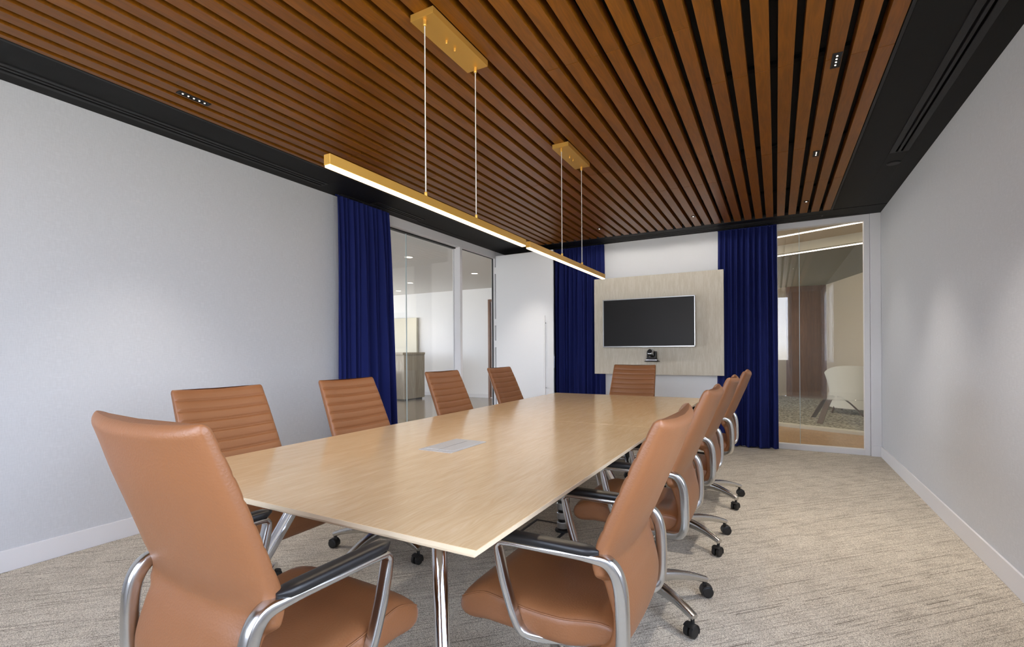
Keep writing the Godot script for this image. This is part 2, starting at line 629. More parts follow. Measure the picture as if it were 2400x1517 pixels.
# ------------------------------------------------------------------ curtains
# hung along a line from a to b (at the track), spread to a2, b2 at the hem; out = towards the room
func curtain(label: String, a: Vector3, b: Vector3, a2: Vector3, b2: Vector3, out: Vector3, folds: float, seed_: int) -> void:
	var rng := RandomNumberGenerator.new()
	rng.seed = seed_
	var ph := []
	for k in 6:
		ph.append(rng.randf() * TAU)
	var o := thing("curtain", label, "curtain", Vector3.ZERO, 0.0, "navy curtains")
	var rows := []
	var nv := 40
	var nu := int(folds * 12.0)
	for i in nv + 1:
		var f := i / float(nv)
		var row := PackedVector3Array()
		var face := PackedVector3Array()
		var amp := lerpf(0.018, 0.036, smoothstep(0.0, 0.35, f))
		for j in nu + 1:
			var u := j / float(nu)
			var warp := u + 0.010 * f * sin(u * 9.0 + float(ph[0])) + 0.006 * sin(u * 23.0 + float(ph[1]))
			var low := smoothstep(0.05, 0.75, f)
			var w := lerpf(1.0, 0.7, low) * sin(warp * folds * TAU + float(ph[2])) + lerpf(0.25, 0.85, low) * sin(warp * folds * TAU * 0.46 + float(ph[3]) + f * 0.5) + 0.25 * sin(warp * folds * TAU * 0.21 + float(ph[4])) + 0.16 * low * sin(warp * folds * TAU * 1.7 + float(ph[5]) + f * 1.2)
			var p := a.lerp(b, u).lerp(a2.lerp(b2, u), smoothstep(0.0, 1.0, f))
			p += out * (amp * w)
			face.append(p)
		row.append_array(face)
		for j in nu + 1:
			row.append(face[nu - j] - out * 0.004)
		rows.append(row)
	obj("cloth", MB.new().grid(rows, true), M.curtain, o)
	var hooks := int(folds)
	var d := (b - a).normalized()
	obj("heading_tape", MB.new().box((a + b) * 0.5 + Vector3(0, 0.004, 0) - out * 0.006, Vector3(absf(d.x) * a.distance_to(b) + 0.004, 0.012, absf(d.z) * a.distance_to(b) + 0.004), 0.001), M.curtain, o)
	for k in hooks:
		var p := a.lerp(b, (k + 0.5) / hooks)
		obj("glider", MB.new().box(p + Vector3(0, 0.012, 0) - out * 0.006, Vector3(0.006, 0.010, 0.006), 0.001), M.plastic, o)

# ------------------------------------------------------------------ scene
func _ready() -> void:
	# camera: no tilt, the lens shifted down a little, a trace of roll
	var f := 1133.11
	var cam := Camera3D.new()
	cam.name = "camera"
	cam.projection = Camera3D.PROJECTION_FRUSTUM
	cam.near = 0.05
	cam.far = 100.0
	cam.size = 0.05 * 1517.0 / f
	cam.frustum_offset = Vector2(0, 0.05 * 65.21 / f)
	cam.basis = Basis(Vector3.UP, 0.5002) * Basis(Vector3.BACK, -0.0064)
	cam.position = Vector3(0, 1.17, 0)
	add_child(cam)
	cam.current = true

	var sky := ProceduralSkyMaterial.new()
	sky.sky_top_color = srgb(202, 216, 242)
	sky.sky_horizon_color = srgb(236, 241, 250)
	sky.ground_horizon_color = srgb(226, 227, 228)
	sky.ground_bottom_color = srgb(196, 196, 194)
	sky.energy_multiplier = 10.5
	var env := Environment.new()
	env.background_mode = Environment.BG_SKY
	env.sky = Sky.new()
	env.sky.sky_material = sky
	env.tonemap_mode = Environment.TONE_MAPPER_LINEAR
	env.tonemap_exposure = 1.12
	env.sdfgi_enabled = true
	env.ssao_enabled = true
	env.ssil_enabled = true
	var we := WorldEnvironment.new()
	we.name = "environment"
	we.environment = env
	add_child(we)

	materials()
	room()
	slat_ceiling()
	partition_and_door()
	back_window()
	outside()
	curtains()
	wall_fittings()
	ceiling_fittings()
	pendants()
	table()
	chairs()

func room() -> void:
	# floor: the pile runs at forty-five degrees, so the surface carries turned coordinates
	var fb := MB.new()
	fb.bb(Vector3(XL - 0.05, -0.12, ZB - 0.05), Vector3(XR + 0.05, 0.0, ZF + 0.05))
	for k in fb.v.size():
		var p := fb.v[k]
		fb.uv[k] = Vector2((p.x - p.z) * 0.7071, (p.x + p.z) * 0.7071)
	struct("floor", fb, M.carpet, "beige grey flecked carpet covering the whole meeting room", "carpet")
	# walls, 12 cm thick
	var wr := MB.new()
	wr.bb(Vector3(XR, 0, ZB - 0.1), Vector3(XR + 0.12, 2.9, -1.70))
	wr.bb(Vector3(XR, 0, -1.70), Vector3(XR + 0.12, 0.85, ZF + 0.12))
	wr.bb(Vector3(XR, 2.58, -1.70), Vector3(XR + 0.12, 2.9, ZF + 0.12))
	wr.bb(Vector3(XR, 0.85, 0.85), Vector3(XR + 0.12, 2.58, ZF + 0.12))
	struct("wall_right", wr, M.wall)
	# unseen window added beside the camera to throw daylight on the opposite wall
	var w4 := MB.new()
	w4.bb(Vector3(XR + 0.03, 0.85, -1.70), Vector3(XR + 0.09, 0.90, 0.85))
	w4.bb(Vector3(XR + 0.03, 2.53, -1.70), Vector3(XR + 0.09, 2.58, 0.85))
	for z: float in [-1.70, -0.45, 0.80]:
		w4.bb(Vector3(XR + 0.03, 0.90, z), Vector3(XR + 0.09, 2.53, z + 0.05))
	var win4 := struct("added_window_4", w4, M.white)
	obj("pane", MB.new().bb(Vector3(XR + 0.056, 0.90, -1.65), Vector3(XR + 0.064, 2.53, -0.45)), M.glass, win4)
	obj("pane", MB.new().bb(Vector3(XR + 0.056, 0.90, -0.40), Vector3(XR + 0.064, 2.53, 0.80)), M.glass, win4)
	struct("wall_left", MB.new().bb(Vector3(XL - 0.12, 0, -3.2), Vector3(XL, 2.9, ZF + 0.12)), M.wall)
	struct("wall_back", MB.new().bb(Vector3(XL, 0, ZB - 0.12), Vector3(-0.02, 2.9, ZB)), M.paint)
	var wf := MB.new()
	wf.bb(Vector3(XL, 0, ZF), Vector3(XR, 0.85, ZF + 0.12))
	wf.bb(Vector3(XL, 2.58, ZF), Vector3(XR, 2.9, ZF + 0.12))
	wf.bb(Vector3(XL, 0.85, ZF), Vector3(-2.4, 2.58, ZF + 0.12))
	wf.bb(Vector3(0.32, 0.85, ZF), Vector3(XR, 2.58, ZF + 0.12))
	struct("wall_front", wf, M.wall)
	var w3 := MB.new()
	w3.bb(Vector3(-2.4, 0.85, ZF + 0.02), Vector3(0.32, 0.90, ZF + 0.08))
	w3.bb(Vector3(-2.4, 2.53, ZF + 0.02), Vector3(0.32, 2.58, ZF + 0.08))
	for x: float in [-2.4, -1.065, 0.27]:
		w3.bb(Vector3(x, 0.90, ZF + 0.02), Vector3(x + 0.05, 2.53, ZF + 0.08))
	var win := struct("window_3", w3, M.white)
	obj("pane", MB.new().bb(Vector3(-2.35, 0.90, ZF + 0.045), Vector3(0.27, 2.53, ZF + 0.053)), M.glass, win)
	# pier beside the glass in the television wall
	struct("trim_1", MB.new().bb(Vector3(0.905, 0, ZB - 0.1), Vector3(XR, CH + 0.05, ZB + 0.004), 0.003), M.trim)
	# baseboards with slightly chamfered edges
	struct("baseboard_right", MB.new().bb(Vector3(XR - 0.013, 0, ZB + 0.004), Vector3(XR, 0.117, ZF), 0.002), M.trim)
	struct("baseboard_left", MB.new().bb(Vector3(XL, 0, -3.19), Vector3(XL + 0.013, 0.117, ZF), 0.002), M.trim)
	var bb := MB.new().bb(Vector3(-2.15, 0, ZB), Vector3(-0.55, 0.117, ZB + 0.013), 0.002)
	bb.bb(Vector3(0.905, 0, ZB + 0.004), Vector3(XR - 0.013, 0.117, ZB + 0.016), 0.002)
	struct("baseboard_back", bb, M.trim)

func slat_ceiling() -> void:
	# black slab above, black border round the timber, one part for every slat
	var top := struct("ceiling", MB.new().bb(Vector3(XL, 2.735, ZB), Vector3(XR, 2.9, ZF)), M.void, "timber slat ceiling with black border round it", "ceiling")
	var ze := -6.12
	var xe0 := -3.165
	var xe1 := 0.5125
	# border boards with open slots for the air outlets
	var bl := MB.new()
	for z in [[-2.95, ZF], [-3.55, -2.95], [-4.27, -3.55], [ZB, -4.27]]:
		var slot: bool = z[1] == ZF or z[1] == -3.55
		if slot:
			bl.bb(Vector3(XL, CH, z[0]), Vector3(-3.545, 2.735, z[1]), 0.001)
			bl.bb(Vector3(-3.43, CH, z[0]), Vector3(xe0 - 0.022, 2.735, z[1]), 0.001)
		else:
			bl.bb(Vector3(XL, CH, z[0]), Vector3(xe0 - 0.022, 2.735, z[1]), 0.001)
	obj("border", bl, M.black, top)
	var br := MB.new()
	br.bb(Vector3(xe1 + 0.022, CH, ze), Vector3(0.755, 2.735, ZF), 0.001)
	br.bb(Vector3(0.872, CH, ze), Vector3(XR, 2.735, ZF), 0.001)
	br.bb(Vector3(0.755, CH, ze), Vector3(0.872, 2.735, -4.57), 0.001)
	obj("border", br, M.black, top)
	var bk := MB.new()
	bk.bb(Vector3(xe0 - 0.022, CH, ze - 0.15), Vector3(XR, 2.735, ze - 0.022), 0.001)
	bk.bb(Vector3(xe0 - 0.022, CH, ZB), Vector3(XR, 2.735, ZB + 0.13), 0.001)
	bk.bb(Vector3(xe0 - 0.022, CH, ZB + 0.13), Vector3(-2.06, 2.735, ze - 0.15), 0.001)
	bk.bb(Vector3(0.46, CH, ZB + 0.13), Vector3(XR, 2.735, ze - 0.15), 0.001)
	obj("border", bk, M.black, top)
	# slim metal angle where timber meets border
	obj("edge_angle", MB.new().bb(Vector3(xe0 - 0.020, CH - 0.003, ze), Vector3(xe0 - 0.004, CH + 0.03, ZF), 0.001), M.black_trim, top)
	obj("edge_angle", MB.new().bb(Vector3(xe1 + 0.004, CH - 0.003, ze), Vector3(xe1 + 0.020, CH + 0.03, ZF), 0.001), M.black_trim, top)
	obj("edge_angle", MB.new().bb(Vector3(xe0, CH - 0.003, ze - 0.020), Vector3(xe1, CH + 0.03, ze - 0.004), 0.001), M.black_trim, top)
	# carrier rails across the slats, up in the gaps
	for z: float in [-5.4, -4.2, -3.0, -1.8, -0.6]:
		obj("carrier_rail", MB.new().bb(Vector3(xe0, 2.715, z - 0.02), Vector3(xe1, 2.735, z + 0.02)), M.black, top)
	var rng := RandomNumberGenerator.new()
	rng.seed = 11
	var pitch := 0.10735
	for k in 35:
		var x1 := xe1 - pitch * k + 0.004
		var x0 := x1 - 0.0715
		if k == 0:
			x1 = xe1
		x0 = maxf(x0, xe0)
		# joints between boards, in groups of neighbours
		var joint: Array = [-0.3, -2.95, -5.0]
		if k >= 8 and k <= 14:
			joint = [-0.5, -2.336, -4.6]
		elif k >= 15 and k <= 25:
			joint = [0.2, -3.9]
		elif k >= 26:
			joint = [0.3, -2.63, -3.262]
		elif k >= 3 and k <= 7:
			joint = [-0.4, -2.9, -4.15]
		var cuts := [ZF]
		cuts.append_array(joint)
		cuts.append(ze)
		for q in cuts.size() - 1:
			var tone: int = (k * 7 + q * 3 + rng.randi() % 2) % 4
			obj("slat", MB.new().bb(Vector3(x0, CH, float(cuts[q + 1]) + 0.0012), Vector3(x1, CH + 0.062, float(cuts[q]) - 0.0012), 0.0015), M.slats[tone], top)

func partition_and_door() -> void:
	# frame of the glass partition: 12 cm deep, glass towards the lobby side
	var w := MB.new()
	var x0 := XL - 0.12
	w.bb(Vector3(x0, 2.55, -5.315), Vector3(XL, CH + 0.06, -3.2), 0.001)
	w.bb(Vector3(x0, 0.0, -5.265), Vector3(XL, 0.06, -3.25), 0.001)
	w.bb(Vector3(x0, 0.0, -5.315), Vector3(XL, 2.55, -5.265), 0.001)
	w.bb(Vector3(x0, 0.0, -3.25), Vector3(XL, 2.55, -3.2), 0.001)
	var win := struct("window_1", w, M.trim, "clear glass partition in white frame beside the open door", "glass partition")
	var gx := XL - 0.10
	obj("pane", MB.new().bb(Vector3(gx - 0.006, 0.06, -4.318), Vector3(gx + 0.006, 2.55, -3.25)), M.glass, win)
	obj("pane", MB.new().bb(Vector3(gx - 0.006, 0.06, -5.265), Vector3(gx + 0.006, 2.55, -4.324)), M.glass, win)
	obj("joint", MB.new().bb(Vector3(gx - 0.006, 0.06, -4.324), Vector3(gx + 0.006, 2.55, -4.318)), M.glass_edge, win)
	obj("glazing_channel", MB.new().bb(Vector3(gx - 0.02, 2.535, -5.265), Vector3(gx + 0.03, 2.552, -3.25)), M.black_trim, win)
	# door frame
	var d := MB.new()
	d.bb(Vector3(XL - 0.06, 0.0, -6.21), Vector3(XL, CH + 0.06, -6.165), 0.002)
	d.bb(Vector3(XL - 0.06, 2.545, -6.165), Vector3(XL, CH + 0.06, -5.315), 0.001)
	var fr := struct("trim_2", d, M.trim)
	obj("seal", MB.new().bb(Vector3(XL - 0.05, 2.538, -6.165), Vector3(XL - 0.03, 2.546, -5.315)).bb(Vector3(XL - 0.05, 0, -6.166), Vector3(XL - 0.03, 2.54, -6.158)), M.plastic, fr)
	struct("wall_corner", MB.new().bb(Vector3(XL - 0.06, 0, ZB - 0.12), Vector3(XL, 2.9, -6.21)), M.paint)
	# leaf, opened square into the room
	var zl := -6.152
	var leaf := struct("door_1", MB.new().bb(Vector3(XL + 0.035, 0.008, zl - 0.022), Vector3(-2.698, 2.572, zl + 0.022), 0.002), M.door_white, "tall white door standing open in front of navy curtain", "door")
	obj("edge_strip", MB.new().bb(Vector3(-2.698, 0.01, zl - 0.015), Vector3(-2.693, 2.57, zl + 0.015), 0.001), M.satin, leaf)
	obj("lock_plate", MB.new().bb(Vector3(-2.693, 0.93, zl - 0.010), Vector3(-2.691, 1.10, zl + 0.010), 0.0005), M.chrome, leaf)
	for y: float in [0.25, 1.28, 1.60, 2.36]:
		obj("hinge", MB.new().box(Vector3(XL + 0.018, y, zl + 0.012), Vector3(0.034, 0.10, 0.012), 0.003), M.white, leaf)
	for sg: float in [1.0, -1.0]:
		var z := zl + sg * 0.062
		var h := obj("pull_handle", MB.new().box(Vector3(-2.815, 1.09, z), Vector3(0.026, 1.15, 0.014), 0.004), M.white, leaf)
		for y: float in [0.66, 1.56]:
			obj("standoff", MB.new().box(Vector3(-2.815, y, zl + sg * 0.038), Vector3(0.016, 0.016, 0.034), 0.003), M.satin, h)

func back_window() -> void:
	var w := MB.new()
	var z0 := ZB - 0.10
	var z1 := ZB - 0.015
	w.bb(Vector3(-0.02, 2.588, z0), Vector3(0.902, CH + 0.06, z1), 0.001)
	w.bb(Vector3(0.02, 0.0, z0), Vector3(0.852, 0.062, z1), 0.001)
	w.bb(Vector3(0.852, 0.0, z0), Vector3(0.902, 2.588, z1), 0.001)
	w.bb(Vector3(-0.02, 0.0, z0), Vector3(0.02, 2.588, z1), 0.001)
	var win := struct("window_2", w, M.trim, "tall glass panel in white frame beside the television wall curtain", "glass panel")
	var gz := ZB - 0.06
	obj("pane", MB.new().bb(Vector3(0.02, 0.062, gz - 0.006), Vector3(0.238, 2.588, gz + 0.006)), M.glass, win)
	obj("pane", MB.new().bb(Vector3(0.243, 0.062, gz - 0.006), Vector3(0.852, 2.588, gz + 0.006)), M.glass, win)
	obj("joint", MB.new().bb(Vector3(0.238, 0.062, gz - 0.006), Vector3(0.243, 2.588, gz + 0.006)), M.glass_edge, win)

func outside() -> void:
	# lobby beyond the partition, corridor and lounge beyond the television wall
	struct("floor_lobby", MB.new().bb(Vector3(-12.2, -0.12, -10.5), Vector3(XL - 0.05, -0.002, 1.5)), M.concrete)
	struct("floor_corridor", MB.new().bb(Vector3(XL - 0.05, -0.12, -10.5), Vector3(4.0, -0.002, ZB - 0.05)), M.wood_floor)
	struct("ceiling_lobby", MB.new().bb(Vector3(-12.2, 2.76, -10.5), Vector3(XL - 0.1, 2.9, 1.5)), M.ceiling_white)
	struct("ceiling_corridor", MB.new().bb(Vector3(XL - 0.1, 2.76, -10.5), Vector3(4.0, 2.9, ZB - 0.05)), M.ceiling_tan)
	struct("wall_lobby_far", MB.new().bb(Vector3(-12.2, 0, -10.5), Vector3(-6.33, 2.9, -10.35)), M.paint)
	struct("wall_lobby_beside_door", MB.new().bb(Vector3(-5.30, 0, -10.5), Vector3(-3.0, 2.9, -10.35)), M.paint)
	struct("wall_lobby_over_door", MB.new().bb(Vector3(-6.33, 2.47, -10.5), Vector3(-5.30, 2.9, -10.35)), M.paint)
	struct("baseboard_lobby", MB.new().bb(Vector3(-12.2, 0, -10.35), Vector3(-6.33, 0.10, -10.335), 0.002), M.trim)
	var lw := MB.new()
	lw.bb(Vector3(-12.2, 0, -10.5), Vector3(-12.05, 0.1, 1.5))
	lw.bb(Vector3(-12.2, 2.6, -10.5), Vector3(-12.05, 2.9, 1.5))
	for z: float in [-10.5, -7.0, -3.5, 0.0]:
		lw.bb(Vector3(-12.2, 0.1, z), Vector3(-12.05, 2.6, z + 0.15))
	struct("wall_lobby_added_windows", lw, M.white)  # unseen window openings, added to bring daylight into the lobby
	struct("wall_lobby_near", MB.new().bb(Vector3(-12.2, 0, 1.5), Vector3(XL, 2.9, 1.65)), M.wall)
	struct("wall_lounge_back", MB.new().bb(Vector3(-3.0, 0, -14.0), Vector3(4.0, 2.9, -13.85)), M.ceiling_tan)
	struct("wall_lounge_side", MB.new().bb(Vector3(-3.15, 0, -14.0), Vector3(-3.0, 2.9, -10.35)), M.wall)
	struct("wall_corridor_end", MB.new().bb(Vector3(4.0, 0, -14.0), Vector3(4.15, 2.9, ZB)), M.wall)
	struct("wall_corridor_near", MB.new().bb(Vector3(XR + 0.12, 0, ZB - 0.12), Vector3(4.0, 2.9, ZB)), M.wall)
	# glazed timber door in the far lobby wall
	var dr := MB.new()
	dr.bb(Vector3(-6.33, 0, -10.46), Vector3(-6.27, 2.47, -10.33), 0.004)
	dr.bb(Vector3(-5.36, 0, -10.46), Vector3(-5.30, 2.47, -10.33), 0.004)
	dr.bb(Vector3(-6.27, 2.41, -10.46), Vector3(-5.36, 2.47, -10.33), 0.004)
	var door := struct("door_2", dr, M.brown_wood, "glazed door in brown timber frame at the far lobby wall", "door")
	obj("leaf", MB.new().bb(Vector3(-6.26, 0.02, -10.42), Vector3(-5.37, 2.40, -10.39)), M.desk, door)
	obj("push_bar", MB.new().box(Vector3(-6.14, 1.1, -10.37), Vector3(0.03, 2.1, 0.03), 0.008), M.chrome, door)
	# reception desk, wall panel, low cabinet
	var dk := thing("reception_desk", "grey timber reception desk in the lobby behind the glass", "desk", Vector3(-9.0, 0, -9.25))
	obj("front_panel", MB.new().box(Vector3(0, 0.57, 0.38), Vector3(2.5, 1.06, 0.06), 0.005), M.desk, dk)
	obj("side_panel", MB.new().box(Vector3(1.22, 0.57, 0), Vector3(0.06, 1.06, 0.70), 0.005), M.desk, dk)
	obj("counter", MB.new().box(Vector3(0, 1.13, 0.05), Vector3(2.52, 0.06, 0.82), 0.006), M.desk, dk)
	obj("plinth", MB.new().box(Vector3(0, 0.02, 0.02), Vector3(2.4, 0.04, 0.66), 0.002), M.plastic, dk)
	var panel := obj("wall_panel", MB.new().box(Vector3(-9.5, 1.45, -10.30), Vector3(1.9, 1.30, 0.08), 0.004), M.cream)
	tag(panel, "cream panel mounted on the lobby wall above the reception desk", "panel")
	var box_ := obj("display_plinth", MB.new().box(Vector3(-8.15, 0.40, -8.62), Vector3(0.40, 0.62, 0.06), 0.004).box(Vector3(-8.15, 0.06, -8.64), Vector3(0.36, 0.12, 0.05), 0.002), M.white)
	tag(box_, "low white board standing against the front of the reception desk", "board")
	# lobby downlights
	for p in [Vector2(-5.39, -6.28), Vector2(-7.37, -8.63), Vector2(-8.59, -9.6), Vector2(-5.37, -8.26)]:
		var l := thing("downlight", "small round recessed downlight glowing in the lobby ceiling", "downlight", Vector3(p.x, 2.76, p.y), 0.0, "lobby downlights")
		obj("rim", MB.new().lathe(Vector3.ZERO, [Vector2(0.062, 0.0), Vector2(0.075, -0.001), Vector2(0.075, -0.006), Vector2(0.062, -0.006), Vector2(0.062, 0.0)]), M.white, l)
		obj("lamp", MB.new().lathe(Vector3.ZERO, [Vector2(0.0, -0.001), Vector2(0.062, -0.001), Vector2(0.062, -0.003), Vector2(0.0, -0.003)]), M.led, l)
		spot("lamp_light", Vector3(0, -0.02, 0), 60.0, srgb(255, 244, 230), 1.0, 0.05, l)
	# lounge: kerb strip, rug field, ceiling lines of light
	var dirn := Vector3(1.04, 0, 0.46).normalized()
	var yaw := atan2(-dirn.z, dirn.x)
	var mid := Vector3(0.4, 0, -8.36)
	var b := Basis(Vector3.UP, yaw)
	struct("trim_3", MB.new().box(mid + Vector3(0, 0.02, 0), Vector3(7.0, 0.05, 0.14), 0.006, b), M.cream)
	var back_dir := b * Vector3(0, 0, -1)
	struct("floor_lounge", MB.new().box(mid + back_dir * 2.9 + Vector3(0, -0.03, 0), Vector3(7.4, 0.10, 5.7), 0.0, b), M.lounge_carpet)
	struct("ceiling_lounge", MB.new().box(mid + back_dir * 3.2 + Vector3(0, 2.735, 0), Vector3(9.0, 0.03, 6.4), 0.0, b), M.olive)
	struct("added_timber_reflection", MB.new().bb(Vector3(0.22, 0, -13.85), Vector3(1.06, 2.75, -13.78)), M.brown_wood)  # added slab standing in for the timber panel reflected in the glass
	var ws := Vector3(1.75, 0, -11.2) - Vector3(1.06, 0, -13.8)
	struct("added_pale_wall", MB.new().box(Vector3(1.44, 1.36, -12.5), Vector3(0.08, 2.72, ws.length()), 0.0, Basis(Vector3.UP, atan2(ws.x, ws.z))), M.ceiling_tan)  # added wall, partly in place of the bare wall reflected in the glass
	var soff := struct("trim_4", MB.new().box(mid + Vector3(0, 2.70, 0), Vector3(7.0, 0.14, 0.10), 0.004, b), M.cream)
	soff.set_meta("kind", "structure")
	for k in 2:
		var at := Vector3(0.5, 2.757, -7.58) if k == 0 else Vector3(0.5, 2.717, -8.90)
		var ln := thing("ceiling_light_line", ["long thin light line in the corridor ceiling behind the glass", "twin thin light line in the lounge ceiling behind the kerb"][k], "light", at, yaw)
		obj("housing", MB.new().box(Vector3(0, 0.001, 0), Vector3(5.0, 0.006, 0.10), 0.001), M.white, ln)
		for q in (1 if k == 0 else 2):
			var dz := 0.0 if k == 0 else (-0.03 + 0.06 * q)
			obj("lamp", MB.new().box(Vector3(0, -0.004, dz), Vector3(4.9, 0.004, 0.05 if k == 0 else 0.025), 0.0005), M.led, ln)
			area("lamp_light", Vector3(0, -0.012, dz), Vector2(4.9, 0.05 if k == 0 else 0.025), srgb(255, 240, 214), 1.6 if k == 0 else 0.8, ln)
	# lounge chair: a wrapped shell on a seat block
	var lc := thing("lounge_chair", "cream upholstered tub lounge chair beyond the glass panel", "armchair", Vector3(1.30, 0.02, -10.6), PI - 0.35)
	var rows := []
	for i in 13:
		var fh := i / 12.0
		var row := PackedVector3Array()
		for j in 41:
			var a := lerpf(-0.25, PI + 0.25, j / 40.0)
			var r := lerpf(0.40, 0.47, fh) - 0.03 * sin(fh * PI)
			row.append(Vector3(r * 1.12 * cos(a), lerpf(0.10, 0.86, fh) - 0.16 * fh * pow(absf(cos(a)), 3.0), -r * sin(a)))
		for j in 41:
			var a := lerpf(PI + 0.25, -0.25, j / 40.0)
			var r := lerpf(0.31, 0.41, fh)
			row.append(Vector3(r * 1.12 * cos(a), lerpf(0.10, 0.86, fh) - 0.16 * fh * pow(absf(cos(a)), 3.0), -r * sin(a)))
		rows.append(row)
	var shell := MB.new().grid(rows, true)
	for j in 40:
		for e in [0, 12]:
			var r0: PackedVector3Array = rows[e]
			var n0 := Vector3(0, 1 if e == 12 else -1, 0)
			shell.quad(shell.add(r0[j], n0), shell.add(r0[j + 1], n0), shell.add(r0[80 - j], n0), shell.add(r0[81 - j], n0))
	obj("shell", shell, M.cream, lc)
	obj("seat", MB.new().box(Vector3(0, 0.32, 0.06), Vector3(0.74, 0.18, 0.66), 0.05), M.cream, lc)
	for sx: float in [-1.0, 1.0]:
		for sz: float in [-1.0, 1.0]:
			obj("leg", MB.new().tube([Vector3(sx * 0.28, 0.23, sz * 0.24), Vector3(sx * 0.34, 0.0, sz * 0.30)], 0.016, 10), M.dark_wood, lc)
	# glass table on bent legs
	var gt := thing("glass_table", "low glass table on curved brown legs beyond the glass panel", "table", Vector3(0.80, 0.02, -9.25), 0.3)
	obj("glass_top", MB.new().lathe(Vector3(0, 0.40, 0), [Vector2(0.0, 0.0), Vector2(0.745, 0.0), Vector2(0.75, 0.006), Vector2(0.745, 0.012), Vector2(0.0, 0.012)], 48), M.glass, gt)
	for k in 3:
		var a := TAU * k / 3.0 + 2.35
		var dd := Vector3(cos(a), 0, sin(a))
		var path := []
		for i in 13:
			var fq := i / 12.0
			path.append(dd * (0.05 + 0.42 * pow(fq, 1.2)) + Vector3(0, 0.395 * cos(fq * PI * 0.5), 0))
		obj("leg", MB.new().sweep(path, [0.045], [0.012], Vector3(-dd.z, 0, dd.x), 10, 3.0), M.dark_wood, gt)
	# timber panel and credenza against the window wall, mirrored in the glass
	var tp := obj("timber_panel", MB.new().bb(Vector3(0.36, 0.0, ZF - 0.045), Vector3(XR - 0.015, 2.64, ZF - 0.012), 0.002), M.brown_wood)
	tag(tp, "brown timber panel between the window and the bare wall", "panel")

func curtains() -> void:
	var y := CH - 0.022
	var x := XL + 0.085
	curtain("navy curtain gathered beside the glass partition, next to the bare wall", Vector3(x, y, -3.147), Vector3(x, y, -3.83), Vector3(x, 0.012, -3.147), Vector3(x + 0.02, 0.012, -3.91), Vector3(1, 0, 0), 11.0, 2)
	var z := ZB + 0.065
	curtain("navy curtain hanging behind the open white door", Vector3(-3.02, y, z), Vector3(-2.075, y, z), Vector3(-3.02, 0.012, z), Vector3(-2.08, 0.012, z), Vector3(0, 0, 1), 14.0, 4)
	curtain("navy curtain between the television panel and the tall glass panel", Vector3(-0.625, y, z), Vector3(0.012, y, z), Vector3(-0.655, 0.012, z), Vector3(0.02, 0.012, z + 0.02), Vector3(0, 0, 1), 10.0, 7)
	for t in [[Vector3(XL + 0.07, CH - 0.004, -5.36), Vector3(XL + 0.10, CH + 0.001, -3.20)], [Vector3(-3.1, CH - 0.004, z - 0.015), Vector3(-2.0, CH + 0.001, z + 0.015)], [Vector3(-0.7, CH - 0.004, z - 0.015), Vector3(0.8, CH + 0.001, z + 0.015)]]:
		var o := obj("curtain_track", MB.new().bb(t[0], t[1], 0.001), M.void)
		tag(o, ["black curtain track along the ceiling above the glass partition", "black curtain track above the curtain behind the door", "black curtain track above the tall glass panel"][used["curtain_track"]], "curtain track")

